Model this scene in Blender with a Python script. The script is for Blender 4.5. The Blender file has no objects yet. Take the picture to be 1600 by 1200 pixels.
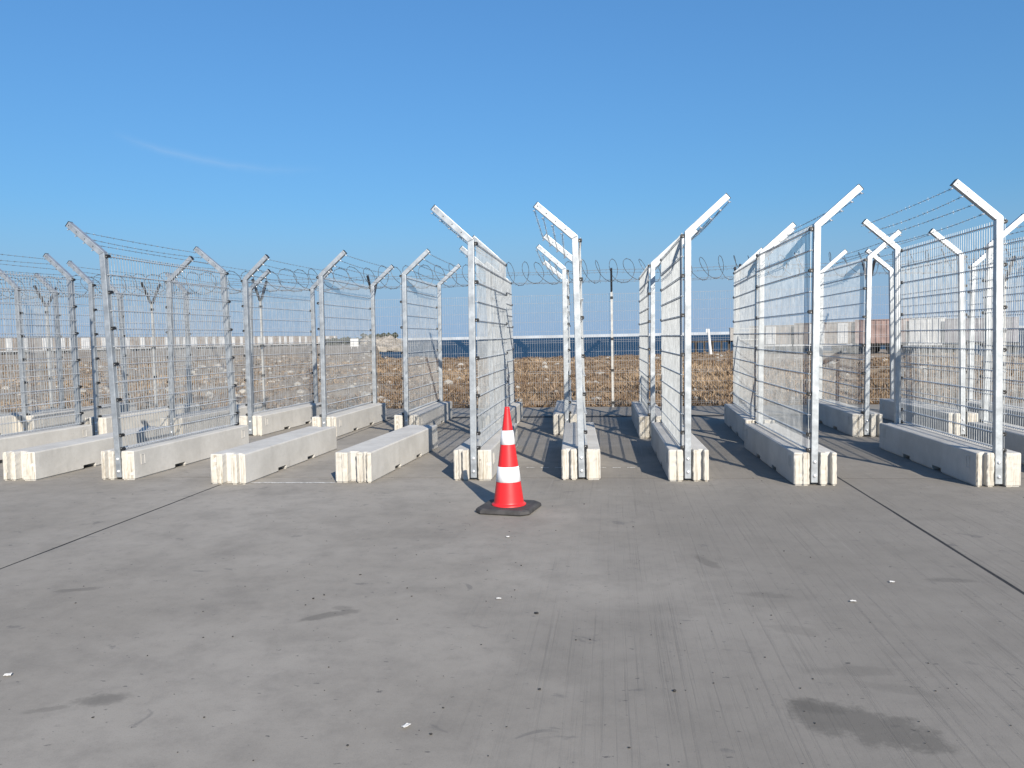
import bpy, bmesh, math, random
import numpy as np
from mathutils import Vector, Matrix, noise as mnoise

R = math.radians
random.seed(7)
rng = np.random.default_rng(11)
sc = bpy.context.scene
COL = sc.collection

# ------------------------------------------------------------------ camera, sky, sun, exposure
cam_d = bpy.data.cameras.new('camera')
cam_d.sensor_width = 36.0
cam_d.lens = 36.0 * 1246.7 / 1600.0
cam_d.clip_start = 0.05
cam_d.clip_end = 20000
cam = bpy.data.objects.new('camera', cam_d)
COL.objects.link(cam)
cam.matrix_world = (Matrix.Translation((0, 0, 1.5088)) @ Matrix.Rotation(R(7.1), 4, 'Z')
                    @ Matrix.Rotation(math.pi / 2 - 0.05821, 4, 'X') @ Matrix.Rotation(-0.01995, 4, 'Z'))
sc.camera = cam

SUN_EL, SUN_AZ = 27.3, 24.8            # elevation; azimuth from -Y towards +X (behind the right shoulder)
sun_dir = Vector((math.sin(R(SUN_AZ)) * math.cos(R(SUN_EL)), -math.cos(R(SUN_AZ)) * math.cos(R(SUN_EL)), math.sin(R(SUN_EL))))
world = bpy.data.worlds.new('World')
sc.world = world
world.use_nodes = True
wt = world.node_tree
for n in list(wt.nodes):
    wt.nodes.remove(n)
w_out = wt.nodes.new('ShaderNodeOutputWorld')
w_bg = wt.nodes.new('ShaderNodeBackground')
w_bg.inputs['Strength'].default_value = 0.102
sky = wt.nodes.new('ShaderNodeTexSky')
sky.sky_type = 'NISHITA'
sky.sun_disc = False
sky.sun_elevation = R(SUN_EL)
sky.sun_rotation = R(180 - SUN_AZ)
sky.air_density = 1.6
sky.dust_density = 0.3
sky.ozone_density = 10.0
sky.altitude = 0

# thin wisp of cirrus on the upper left, as a soft streak along a great circle
def wn(t, **kw):
    n = wt.nodes.new(t)
    for k, v in kw.items():
        setattr(n, k, v)
    return n
def wmath(op, a, b=None, c=None, clamp=False):
    n = wn('ShaderNodeMath', operation=op, use_clamp=clamp)
    for i, v in enumerate((a, b, c)):
        if v is None: continue
        if isinstance(v, (int, float)): n.inputs[i].default_value = v
        else: wt.links.new(v, n.inputs[i])
    return n.outputs[0]
def wdot(sock, vec):
    n = wn('ShaderNodeVectorMath', operation='DOT_PRODUCT')
    wt.links.new(sock, n.inputs[0]); n.inputs[1].default_value = vec
    return n.outputs['Value']
tc = wn('ShaderNodeTexCoord')
dA = Vector((-0.5335, 0.8144, 0.2283)).normalized()
dB = Vector((-0.3583, 0.9121, 0.1993)).normalized()
nrm = dA.cross(dB).normalized()
along = (dB - dA * dA.dot(dB)).normalized()
ang = math.acos(dA.dot(dB))
t_al = wmath('DIVIDE', wdot(tc.outputs['Generated'], along), math.sin(ang))
wz = wn('ShaderNodeTexNoise'); wz.inputs['Scale'].default_value = 9; wz.inputs['Detail'].default_value = 5
wt.links.new(tc.outputs['Generated'], wz.inputs['Vector'])
off = wmath('MULTIPLY', wmath('SUBTRACT', wz.outputs['Fac'], 0.5), 0.03)
bow = wmath('MULTIPLY', wmath('MULTIPLY', t_al, wmath('SUBTRACT', 1.0, t_al)), -0.042)
dist = wmath('ABSOLUTE', wmath('ADD', wmath('ADD', wdot(tc.outputs['Generated'], nrm), off), bow))
band = wmath('SUBTRACT', 1.0, wmath('DIVIDE', dist, 0.009), clamp=True)
ends = wmath('MULTIPLY', wmath('MULTIPLY', t_al, 4.0, clamp=True), wmath('MULTIPLY', wmath('SUBTRACT', 1.15, t_al), 1.6, clamp=True))
front = wmath('GREATER_THAN', wdot(tc.outputs['Generated'], dA), 0.5)
wisp = wmath('MULTIPLY', wmath('MULTIPLY', wmath('MULTIPLY', band, band), ends), wmath('MULTIPLY', front, 0.105))
gm_ = wn('ShaderNodeGamma'); gm_.inputs['Gamma'].default_value = 0.70
wt.links.new(sky.outputs['Color'], gm_.inputs['Color'])
tn = wn('ShaderNodeVectorMath', operation='MULTIPLY')
wt.links.new(gm_.outputs['Color'], tn.inputs[0])
tn.inputs[1].default_value = (0.66, 1.02, 1.36)      # the white balance of the picture
sz = wn('ShaderNodeSeparateXYZ'); wt.links.new(tc.outputs['Generated'], sz.inputs[0])
hz_ = wn('ShaderNodeMapRange'); hz_.interpolation_type = 'SMOOTHSTEP'
wt.links.new(sz.outputs['Z'], hz_.inputs['Value'])
hz_.inputs['From Min'].default_value = 0.0; hz_.inputs['From Max'].default_value = 0.17
hz_.inputs['To Min'].default_value = 0.85; hz_.inputs['To Max'].default_value = 0.0
mixh = wn('ShaderNodeMix', data_type='RGBA')          # grey blue sea haze low over the horizon, all the way round
wt.links.new(hz_.outputs[0], mixh.inputs['Factor'])
wt.links.new(tn.outputs[0], mixh.inputs[6])
mixh.inputs[7].default_value = (1.86, 2.80, 4.30, 1)
mixw = wn('ShaderNodeMix', data_type='RGBA')
wt.links.new(wisp, mixw.inputs['Factor'])
wt.links.new(mixh.outputs[2], mixw.inputs[6])
mixw.inputs[7].default_value = (4.6, 4.9, 5.2, 1)
wt.links.new(mixw.outputs[2], w_bg.inputs['Color'])
wt.links.new(w_bg.outputs[0], w_out.inputs['Surface'])

sun_d = bpy.data.lights.new('sun', 'SUN')
sun_d.energy = 5.0
sun_d.angle = R(0.32)
sun_d.color = (1.0, 0.92, 0.80)
sun = bpy.data.objects.new('sun', sun_d)
COL.objects.link(sun)
sun.rotation_euler = sun_dir.to_track_quat('Z', 'Y').to_euler()

vs = sc.view_settings
vs.view_transform = 'Standard'
vs.look = 'None'
vs.gamma = 1.0
vs.use_curve_mapping = False
vs.exposure = 0.65

# ------------------------------------------------------------------ materials
def new_mat(name):
    m = bpy.data.materials.new(name)
    m.use_nodes = True
    nt = m.node_tree
    return m, nt, nt.nodes['Principled BSDF']
def N(nt, t, **kw):
    n = nt.nodes.new(t)
    for k, v in kw.items():
        setattr(n, k, v)
    return n
def setin(nt, sock, v):
    if isinstance(v, bpy.types.NodeSocket): nt.links.new(v, sock)
    elif isinstance(v, (int, float)): sock.default_value = v
    else: sock.default_value = v
def M(nt, op, a, b=None, c=None, clamp=False):
    n = N(nt, 'ShaderNodeMath', operation=op, use_clamp=clamp)
    for i, v in enumerate((a, b, c)):
        if v is not None: setin(nt, n.inputs[i], v)
    return n.outputs[0]
def rgb(c): return (c[0], c[1], c[2], 1.0)
def mix(nt, f, a, b, blend='MIX'):
    n = N(nt, 'ShaderNodeMix', data_type='RGBA', blend_type=blend)
    setin(nt, n.inputs['Factor'], f)
    setin(nt, n.inputs[6], rgb(a) if isinstance(a, tuple) else a)
    setin(nt, n.inputs[7], rgb(b) if isinstance(b, tuple) else b)
    return n.outputs[2]
def mapping(nt, src, scale=(1, 1, 1), loc=(0, 0, 0), rot=(0, 0, 0)):
    n = N(nt, 'ShaderNodeMapping')
    nt.links.new(src, n.inputs['Vector'])
    n.inputs['Scale'].default_value = scale
    n.inputs['Location'].default_value = loc
    n.inputs['Rotation'].default_value = rot
    return n.outputs['Vector']
def noise(nt, vec, scale, detail=4, rough=0.55, dist=0.0):
    n = N(nt, 'ShaderNodeTexNoise')
    nt.links.new(vec, n.inputs['Vector'])
    n.inputs['Scale'].default_value = scale
    n.inputs['Detail'].default_value = detail
    n.inputs['Roughness'].default_value = rough
    n.inputs['Distortion'].default_value = dist
    return n.outputs['Fac']
def ramp(nt, f, lo, hi):
    n = N(nt, 'ShaderNodeMapRange')
    n.interpolation_type = 'SMOOTHSTEP'
    setin(nt, n.inputs['Value'], f)
    n.inputs['From Min'].default_value = lo
    n.inputs['From Max'].default_value = hi
    return n.outputs['Result']
def bump(nt, bsdf, h, strength=0.3, dist=0.01):
    b = N(nt, 'ShaderNodeBump')
    b.inputs['Strength'].default_value = strength
    b.inputs['Distance'].default_value = dist
    nt.links.new(h, b.inputs['Height'])
    nt.links.new(b.outputs['Normal'], bsdf.inputs['Normal'])
def objco(nt): return N(nt, 'ShaderNodeTexCoord').outputs['Object']
def worldpos(nt): return N(nt, 'ShaderNodeNewGeometry').outputs['Position']
def objrand(nt): return N(nt, 'ShaderNodeObjectInfo').outputs['Random']
def simple(name, col, rough=0.6, metal=0.0, spec=None, var=0.0, scale=20.0):
    m, nt, b = new_mat(name)
    b.inputs['Roughness'].default_value = rough
    b.inputs['Metallic'].default_value = metal
    if spec is not None: b.inputs['Specular IOR Level'].default_value = spec
    if var:
        f = noise(nt, objco(nt), scale, 5)
        lo = tuple(c * (1 - var) for c in col); hi = tuple(min(1, c * (1 + var)) for c in col)
        nt.links.new(mix(nt, ramp(nt, f, 0.3, 0.7), lo, hi), b.inputs['Base Color'])
    else:
        b.inputs['Base Color'].default_value = rgb(col)
    return m

def mat_yard():
    m, nt, b = new_mat('brushed_yard_concrete')
    p = worldpos(nt)
    big = noise(nt, p, 0.35, 5, 0.6)
    mid = noise(nt, p, 1.9, 6, 0.65)
    fine = noise(nt, p, 60, 4, 0.7)
    base = mix(nt, ramp(nt, big, 0.3, 0.7), (0.290, 0.264, 0.226), (0.410, 0.378, 0.332))
    base = mix(nt, M(nt, 'MULTIPLY', ramp(nt, mid, 0.42, 0.72), 0.5), base, (0.205, 0.188, 0.163))
    mid2 = noise(nt, mapping(nt, p, (1, 1, 1), loc=(4, 1, 8)), 7.0, 6, 0.72)
    base = mix(nt, M(nt, 'MULTIPLY', ramp(nt, mid2, 0.45, 0.75), 0.42), base, (0.19, 0.175, 0.155))
    base = mix(nt, M(nt, 'MULTIPLY', ramp(nt, mid2, 0.52, 0.25), 0.22), base, (0.42, 0.39, 0.34))
    base = mix(nt, M(nt, 'MULTIPLY', ramp(nt, fine, 0.25, 0.8), 0.28), base, (0.36, 0.34, 0.31))
    vf = noise(nt, p, 170, 3, 0.7)
    base = mix(nt, M(nt, 'MULTIPLY', ramp(nt, vf, 0.5, 0.75), 0.4), base, (0.15, 0.14, 0.13))
    base = mix(nt, M(nt, 'MULTIPLY', ramp(nt, noise(nt, mapping(nt, p, loc=(5, 5, 5)), 120, 3, 0.7), 0.6, 0.75), 0.4), base, (0.46, 0.44, 0.41))
    # broom grooves running along the slabs, strongest on the right hand half
    g1 = noise(nt, mapping(nt, p, (42, 0.5, 1), rot=(0, 0, R(-2.5))), 1.0, 6, 0.75)
    g2 = noise(nt, mapping(nt, p, (8, 0.22, 1), rot=(0, 0, R(-2.5))), 1.0, 6, 0.8)
    sx = N(nt, 'ShaderNodeSeparateXYZ'); nt.links.new(p, sx.inputs[0])
    patch = ramp(nt, M(nt, 'ADD', noise(nt, p, 0.45, 3), M(nt, 'MULTIPLY', sx.outputs['X'], 0.13)), 0.30, 0.62)
    groove = M(nt, 'MULTIPLY', ramp(nt, g1, 0.50, 0.70), patch)
    base = mix(nt, M(nt, 'MULTIPLY', patch, 0.5), base, (0.20, 0.185, 0.164))
    streak = M(nt, 'MULTIPLY', ramp(nt, g2, 0.60, 0.70), patch)
    base = mix(nt, M(nt, 'MULTIPLY', groove, 0.27), base, (0.115, 0.108, 0.10))
    base = mix(nt, M(nt, 'MULTIPLY', streak, 0.26), base, (0.13, 0.122, 0.113))
    lt = M(nt, 'MULTIPLY', ramp(nt, noise(nt, mapping(nt, p, (22, 0.3, 1)), 1.0, 4, 0.7), 0.6, 0.75), 0.22)
    base = mix(nt, M(nt, 'MULTIPLY', lt, patch), base, (0.42, 0.40, 0.37))
    # scattered grubby marks
    mk = noise(nt, mapping(nt, p, (1.0, 1.5, 1), rot=(0, 0, R(20))), 3.2, 5, 0.62, 0.5)
    base = mix(nt, M(nt, 'MULTIPLY', ramp(nt, mk, 0.64, 0.70), 0.42), base, (0.115, 0.112, 0.112))
    mk2 = noise(nt, mapping(nt, p, (1.2, 2.4, 1), loc=(7, 3, 0)), 13, 3, 0.6)
    base = mix(nt, M(nt, 'MULTIPLY', ramp(nt, mk2, 0.675, 0.71), 0.65), base, (0.06, 0.06, 0.062))
    # pale scuffs near the block ends
    sc1 = noise(nt, mapping(nt, p, (1, 4, 1), loc=(2, 9, 0), rot=(0, 0, R(-15))), 4.0, 5, 0.7)
    yr = M(nt, 'MULTIPLY', ramp(nt, sx.outputs['Y'], 7.0, 7.8), M(nt, 'SUBTRACT', 1.0, ramp(nt, sx.outputs['Y'], 9.0, 12)))
    base = mix(nt, M(nt, 'MULTIPLY', M(nt, 'MULTIPLY', ramp(nt, sc1, 0.60, 0.72), yr), 0.5), base, (0.47, 0.45, 0.41))
    # oil and water stains, each with an uneven outline
    wob = M(nt, 'MULTIPLY', M(nt, 'SUBTRACT', noise(nt, p, 4.5, 7, 0.72), 0.5), 3.0)
    for (x, y, rx, ry, ang_, s) in ((0.96, 3.12, .28, .17, -22, .5), (0.84, 3.26, .13, .06, -10, .3), (-2.17, 3.08, .13, .07, 30, .42), (-2.36, 2.97, .10, .03, 25, .3),
                                    (-1.58, 4.16, .17, .05, 30, .42), (-1.52, 4.28, .07, .05, 0, .3), (0.83, 4.66, .16, .06, -5, 0.23), (1.02, 3.62, .20, .06, 5, 0.20),
                                    (1.18, 3.45, .16, .05, -20, 0.17), (0.92, 4.1, .15, .06, -25, 0.17), (2.0, 5.0, .16, .05, 0, .3), (0.62, 5.3, .05, .18, 20, .35), (-3.3, 4.5, .16, .04, 20, .35)):
        mp = N(nt, 'ShaderNodeMapping'); mp.vector_type = 'TEXTURE'
        nt.links.new(p, mp.inputs['Vector'])
        mp.inputs['Location'].default_value = (x, y, 0)
        mp.inputs['Rotation'].default_value = (0, 0, R(ang_))
        mp.inputs['Scale'].default_value = (rx, ry, 1)
        ln = N(nt, 'ShaderNodeVectorMath', operation='LENGTH'); nt.links.new(mp.outputs[0], ln.inputs[0])
        d = M(nt, 'ADD', ln.outputs['Value'], wob)
        base = mix(nt, M(nt, 'MULTIPLY', M(nt, 'SUBTRACT', 1.0, ramp(nt, d, 0.55, 1.15)), s), base, (0.085, 0.079, 0.07))
    nt.links.new(base, b.inputs['Base Color'])
    b.inputs['Roughness'].default_value = 0.85
    b.inputs['Specular IOR Level'].default_value = 0.25
    h = M(nt, 'ADD', M(nt, 'MULTIPLY', fine, 0.5), M(nt, 'MULTIPLY', groove, -0.8))
    h = M(nt, 'ADD', h, M(nt, 'MULTIPLY', mid, 0.6))
    bump(nt, b, h, 0.35, 0.004)
    return m

def mat_block():
    m, nt, b = new_mat('pale_cast_concrete')
    p = objco(nt)
    r = objrand(nt)
    cb = N(nt, 'ShaderNodeCombineXYZ')
    for i in range(3): nt.links.new(M(nt, 'MULTIPLY', r, 37.0 + 11 * i), cb.inputs[i])
    ad = N(nt, 'ShaderNodeVectorMath', operation='ADD'); nt.links.new(p, ad.inputs[0]); nt.links.new(cb.outputs[0], ad.inputs[1])
    q = ad.outputs[0]
    n1 = noise(nt, q, 2.2, 6, 0.65)
    n2 = noise(nt, q, 26, 5, 0.7)
    col = mix(nt, ramp(nt, n1, 0.3, 0.72), (0.50, 0.485, 0.455), (0.62, 0.605, 0.57))
    col = mix(nt, M(nt, 'MULTIPLY', ramp(nt, n2, 0.45, 0.8), 0.25), col, (0.40, 0.38, 0.34))
    # honeycomb pits and tan weathering streaks that belong to the cast ends
    s = N(nt, 'ShaderNodeSeparateXYZ'); nt.links.new(p, s.inputs[0])
    endm = M(nt, 'GREATER_THAN', M(nt, 'ABSOLUTE', M(nt, 'SUBTRACT', s.outputs['Y'], 1.2825)), 1.318)
    st = noise(nt, mapping(nt, q, (34, 1, 2.2)), 1.0, 5, 0.7)
    col = mix(nt, M(nt, 'MULTIPLY', endm, 0.6), col, (0.61, 0.57, 0.49))
    col = mix(nt, M(nt, 'MULTIPLY', M(nt, 'MULTIPLY', ramp(nt, st, 0.48, 0.66), endm), 0.7), col, (0.29, 0.24, 0.17))
    st2 = noise(nt, mapping(nt, q, (18, 1, 9)), 1.0, 3, 0.6)
    col = mix(nt, M(nt, 'MULTIPLY', ramp(nt, st2, 0.70, 0.74), M(nt, 'MULTIPLY', endm, 0.9)), col, (0.10, 0.09, 0.075))
    sp = noise(nt, q, 42, 2, 0.5)
    col = mix(nt, M(nt, 'MULTIPLY', ramp(nt, sp, 0.74, 0.78), 0.6), col, (0.16, 0.15, 0.14))
    drip = noise(nt, mapping(nt, q, (5, 5, 0.7)), 1.0, 4, 0.6)
    col = mix(nt, M(nt, 'MULTIPLY', ramp(nt, drip, 0.58, 0.72), 0.22), col, (0.33, 0.32, 0.30))
    nt.links.new(col, b.inputs['Base Color'])
    b.inputs['Roughness'].default_value = 0.9
    b.inputs['Specular IOR Level'].default_value = 0.2
    bump(nt, b, M(nt, 'ADD', n2, M(nt, 'MULTIPLY', sp, 0.5)), 0.35, 0.006)
    return m

def mat_galv(name, base=(0.535, 0.57, 0.60), rough=0.43, metal=0.68):
    m, nt, b = new_mat(name)
    p = objco(nt)
    v = N(nt, 'ShaderNodeTexVoronoi'); v.inputs['Scale'].default_value = 45
    nt.links.new(p, v.inputs['Vector'])
    n1 = noise(nt, p, 9, 5, 0.65)
    n2 = noise(nt, mapping(nt, p, (12, 12, 2)), 1.0, 4, 0.6)
    lo = tuple(c * 0.74 for c in base); hi = tuple(min(1, c * 1.14) for c in base)
    c = mix(nt, ramp(nt, n1, 0.3, 0.7), lo, hi)
    c = mix(nt, M(nt, 'MULTIPLY', v.outputs['Color'], 0.25), c, tuple(x * 0.85 for x in base))
    c = mix(nt, M(nt, 'MULTIPLY', ramp(nt, n2, 0.6, 0.75), 0.3), c, (0.80, 0.82, 0.83))
    nt.links.new(c, b.inputs['Base Color'])
    b.inputs['Metallic'].default_value = metal
    rr = N(nt, 'ShaderNodeMapRange'); nt.links.new(n1, rr.inputs[0])
    rr.inputs['To Min'].default_value = rough - 0.08; rr.inputs['To Max'].default_value = rough + 0.14
    nt.links.new(rr.outputs[0], b.inputs['Roughness'])
    return m

MAT = {}
MAT['yard'] = mat_yard()
MAT['block'] = mat_block()
MAT['post'] = mat_galv('galvanised_post')
MAT['wire'] = mat_galv('galvanised_wire', (0.46, 0.485, 0.50), 0.42, 0.3)
MAT['barb'] = mat_galv('barbed_wire_steel', (0.30, 0.315, 0.33), 0.5, 0.35)
MAT['bolt'] = simple('zinc_bolt', (0.78, 0.79, 0.80), 0.3, 0.6)
MAT['clip'] = simple('black_plastic_clip', (0.012, 0.012, 0.013), 0.5)
MAT['peri_post'] = mat_galv('perimeter_post_steel', (0.56, 0.56, 0.54), 0.55, 0.35)
MAT['dark_arm'] = simple('shade_toned_steel', (0.045, 0.05, 0.06), 0.5, 0.3)  # shade on the arms' undersides put into the steel's colour
MAT['joint'] = simple('joint_sealant', (0.016, 0.016, 0.017), 0.9, var=0.4)
MAT['paint'] = None
MAT['cone_red'] = None
def mat_worn(name, col, dirt, rough):
    m, nt, b = new_mat(name)
    p = objco(nt)
    n1 = noise(nt, mapping(nt, p, (1, 1, 0.5)), 11, 6, 0.7)
    n2 = noise(nt, mapping(nt, p, (1, 1, 3.5), loc=(3, 1, 2)), 9, 5, 0.7, 1.0)
    c = mix(nt, M(nt, 'MULTIPLY', ramp(nt, n1, 0.45, 0.75), 0.25), col, tuple(x * .72 for x in col))
    c = mix(nt, M(nt, 'MULTIPLY', ramp(nt, n2, 0.62, 0.72), 0.35), c, dirt)
    nt.links.new(c, b.inputs['Base Color'])
    b.inputs['Roughness'].default_value = rough
    bump(nt, b, n1, 0.12, 0.01)
    return m
MAT['cone_red'] = mat_worn('red_cone_plastic', (0.80, 0.022, 0.026), (0.42, 0.05, 0.045), 0.45)
MAT['cone_white'] = mat_worn('white_reflective_sleeve', (0.84, 0.84, 0.85), (0.55, 0.54, 0.52), 0.42)
MAT['rubber'] = simple('black_rubber', (0.055, 0.052, 0.052), 0.75, var=0.3, scale=14)
MAT['paper'] = simple('white_scrap', (0.75, 0.74, 0.72), 0.8, var=0.1)
MAT['grit'] = simple('dark_grit', (0.04, 0.038, 0.036), 0.9, var=0.4)
MAT['stone'] = simple('pale_stone', (0.46, 0.43, 0.38), 0.9, var=0.25, scale=6)
MAT['rock'] = simple('shore_rock', (0.30, 0.27, 0.23), 0.95, var=0.5, scale=0.35)
MAT['shrub'] = simple('dark_shrub_leaf', (0.035, 0.042, 0.022), 0.9, var=0.4, scale=1.0)
MAT['pale_conc'] = simple('pale_breakwater_concrete', (0.46, 0.50, 0.55), 0.9, var=0.12, scale=0.02)  # bluish cast of distance haze mixed into the pale concrete
MAT['wagon_beige'] = simple('faded_beige_wagon', (0.40, 0.345, 0.30), 0.7, var=0.16, scale=0.9)
MAT['wagon_pink'] = simple('faded_red_oxide_wagon', (0.46, 0.325, 0.285), 0.7, var=0.2, scale=0.9)
MAT['wagon_white'] = simple('white_wagon_panel', (0.74, 0.74, 0.73), 0.6, var=0.1, scale=0.8)
MAT['wagon_grey'] = simple('lilac_grey_wagon', (0.34, 0.32, 0.35), 0.7, var=0.14, scale=0.9)
MAT['under'] = simple('wagon_underframe', (0.035, 0.032, 0.03), 0.8, var=0.3, scale=2)
MAT['timber'] = simple('old_dark_timber', (0.06, 0.045, 0.032), 0.9, var=0.4, scale=4)
MAT['white_paint'] = simple('white_painted_steel', (0.78, 0.78, 0.77), 0.5, var=0.06)
MAT['plain_conc'] = simple('grey_pillar_concrete', (0.40, 0.38, 0.36), 0.9, var=0.2, scale=3)

def mat_grass():
    m, nt, b = new_mat('dry_grass_blade')
    a = N(nt, 'ShaderNodeAttribute', attribute_name='tint')
    c = mix(nt, a.outputs['Fac'], (0.115, 0.072, 0.043), (0.42, 0.31, 0.20))
    nt.links.new(c, b.inputs['Base Color'])
    b.inputs['Roughness'].default_value = 0.8
    b.inputs['Specular IOR Level'].default_value = 0.15
    return m
MAT['grass'] = mat_grass()

def mat_scrub():
    m, nt, b = new_mat('scrub_soil')
    p = worldpos(nt)
    n1 = noise(nt, mapping(nt, p, (1, 0.6, 1)), 0.16, 6, 0.6)
    n2 = noise(nt, mapping(nt, p, (1, 0.5, 1)), 1.3, 6, 0.7)
    n3 = noise(nt, p, 6, 4, 0.7)
    c = mix(nt, ramp(nt, n1, 0.35, 0.65), (0.235, 0.155, 0.09), (0.36, 0.265, 0.17))
    c = mix(nt, M(nt, 'MULTIPLY', ramp(nt, n2, 0.45, 0.65), 0.7), c, (0.12, 0.075, 0.042))
    c = mix(nt, M(nt, 'MULTIPLY', ramp(nt, n3, 0.5, 0.72), 0.5), c, (0.40, 0.32, 0.22))
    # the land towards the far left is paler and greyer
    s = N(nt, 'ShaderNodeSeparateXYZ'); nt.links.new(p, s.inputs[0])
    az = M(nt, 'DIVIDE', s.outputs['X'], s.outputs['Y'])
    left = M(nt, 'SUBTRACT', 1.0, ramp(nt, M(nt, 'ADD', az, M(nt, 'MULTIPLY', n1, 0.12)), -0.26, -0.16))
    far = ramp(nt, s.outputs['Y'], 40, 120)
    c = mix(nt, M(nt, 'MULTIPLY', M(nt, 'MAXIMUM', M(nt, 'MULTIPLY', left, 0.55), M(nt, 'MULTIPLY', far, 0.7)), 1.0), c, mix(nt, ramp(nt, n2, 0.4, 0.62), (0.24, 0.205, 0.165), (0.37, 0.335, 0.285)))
    nt.links.new(c, b.inputs['Base Color'])
    b.inputs['Roughness'].default_value = 0.95
    b.inputs['Specular IOR Level'].default_value = 0.1
    bump(nt, b, M(nt, 'ADD', n2, n3), 0.8, 0.12)
    return m
MAT['scrub'] = mat_scrub()

def mat_sea():
    m, nt, b = new_mat('sea_water')
    p = worldpos(nt)
    n1 = noise(nt, mapping(nt, p, (0.5, 1.2, 1)), 0.6, 5, 0.65)
    n2 = noise(nt, mapping(nt, p, (0.012, 0.05, 1)), 1.0, 4, 0.6)
    c = mix(nt, ramp(nt, n2, 0.35, 0.65), (0.010, 0.036, 0.072), (0.017, 0.055, 0.105))
    nt.links.new(c, b.inputs['Base Color'])
    b.inputs['Roughness'].default_value = 0.5
    b.inputs['Specular IOR Level'].default_value = 0.16
    bump(nt, b, n1, 1.0, 0.6)
    return m
MAT['sea'] = mat_sea()

def mat_paint():
    m, nt, b = new_mat('worn_white_road_paint')
    f = noise(nt, worldpos(nt), 28, 5, 0.75)
    nt.links.new(mix(nt, ramp(nt, f, 0.40, 0.60), (0.30, 0.29, 0.27), (0.66, 0.65, 0.62)), b.inputs['Base Color'])
    b.inputs['Roughness'].default_value = 0.85
    return m
MAT['paint'] = mat_paint()

# bring every base colour down to its real-world albedo for this exposure
def scale_albedo(m, k):
    nt = m.node_tree; b = nt.nodes['Principled BSDF']; sock = b.inputs['Base Color']
    kk = (k, k, k, 1.0)
    if sock.is_linked:
        src = sock.links[0].from_socket
        nt.links.new(mix(nt, 1.0, src, (k, k, k), 'MULTIPLY'), sock)
    else:
        c = sock.default_value; sock.default_value = (c[0] * k, c[1] * k, c[2] * k, 1)
KEEP = {'cone_white': .9, 'post': .80, 'paint': 1.0, 'bolt': 1.0, 'clip': 1.0, 'dark_arm': .8, 'barb': .8, 'sea': .68, 'scrub': .90, 'grass': .92, 'yard': .78, 'stone': .70, 'joint': 1.0, 'block': .84, 'wire': .80, 'wagon_white': .85}
for key, m in MAT.items():
    scale_albedo(m, KEEP.get(key, .76))

# ------------------------------------------------------------------ helpers
class MB:
    def __init__(s): s.v = []; s.f = []
    def add(s, verts, faces):
        o = len(s.v); s.v += [tuple(v) for v in verts]; s.f += [tuple(i + o for i in f) for f in faces]
    def box(s, c, d, rot=None):
        x, y, z = d[0] / 2, d[1] / 2, d[2] / 2
        vs_ = [Vector((sx * x, sy * y, sz * z)) for sz in (-1, 1) for sy in (-1, 1) for sx in (-1, 1)]
        if rot: vs_ = [rot @ v for v in vs_]
        s.add([v + Vector(c) for v in vs_], [(0, 2, 3, 1), (4, 5, 7, 6), (0, 1, 5, 4), (2, 6, 7, 3), (0, 4, 6, 2), (1, 3, 7, 5)])
    def tube(s, pts, r, n=4, cap=False, ph=0.0):
        pts = [Vector(p) for p in pts]
        rings = []
        for i, p in enumerate(pts):
            d = (pts[min(i + 1, len(pts) - 1)] - pts[max(i - 1, 0)]).normalized()
            up = Vector((0, 0, 1)) if abs(d.z) < 0.9 else Vector((1, 0, 0))
            a = d.cross(up).normalized(); b_ = d.cross(a)
            rr = r[i] if isinstance(r, (list, tuple)) else r
            rings.append([p + (a * math.cos(2 * math.pi * k / n + ph) + b_ * math.sin(2 * math.pi * k / n + ph)) * rr for k in range(n)])
        o = len(s.v)
        for g in rings: s.v += [tuple(q) for q in g]
        for i in range(len(pts) - 1):
            for k in range(n):
                k2 = (k + 1) % n
                s.f.append((o + i * n + k, o + i * n + k2, o + (i + 1) * n + k2, o + (i + 1) * n + k))
        if cap:
            s.f.append(tuple(o + k for k in range(n))[::-1]); s.f.append(tuple(o + (len(pts) - 1) * n + k for k in range(n)))
    def lathe(s, prof, n=40):
        o = len(s.v)
        for r, z in prof:
            for k in range(n):
                a = 2 * math.pi * k / n; s.v.append((r * math.cos(a), r * math.sin(a), z))
        for i in range(len(prof) - 1):
            for k in range(n):
                k2 = (k + 1) % n
                s.f.append((o + i * n + k, o + i * n + k2, o + (i + 1) * n + k2, o + (i + 1) * n + k))
    def prism(s, poly, z0, z1, top=True, bottom=True):
        n = len(poly); o = len(s.v)
        s.v += [(x, y, z0) for x, y in poly] + [(x, y, z1) for x, y in poly]
        for i in range(n):
            j = (i + 1) % n; s.f.append((o + i, o + j, o + n + j, o + n + i))
        if bottom: s.f.append(tuple(range(o, o + n))[::-1])
        if top: s.f.append(tuple(range(o + n, o + 2 * n)))
    def mesh(s, name, mat, smooth=False):
        me = bpy.data.meshes.new(name)
        me.from_pydata(s.v, [], s.f)
        me.materials.append(mat)
        if smooth: me.polygons.foreach_set('use_smooth', [True] * len(me.polygons))
        me.update()
        return me
    def build(s, name, mat, parent=None, kind=None, smooth=False, loc=None):
        return link(name, s.mesh(name, mat, smooth), parent, kind, loc)
def link(name, me, parent=None, kind=None, loc=None):
    o = bpy.data.objects.new(name, me)
    COL.objects.link(o)
    if parent: o.parent = parent
    if loc is not None: o.location = loc
    if kind: o['kind'] = kind
    return o
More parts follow.
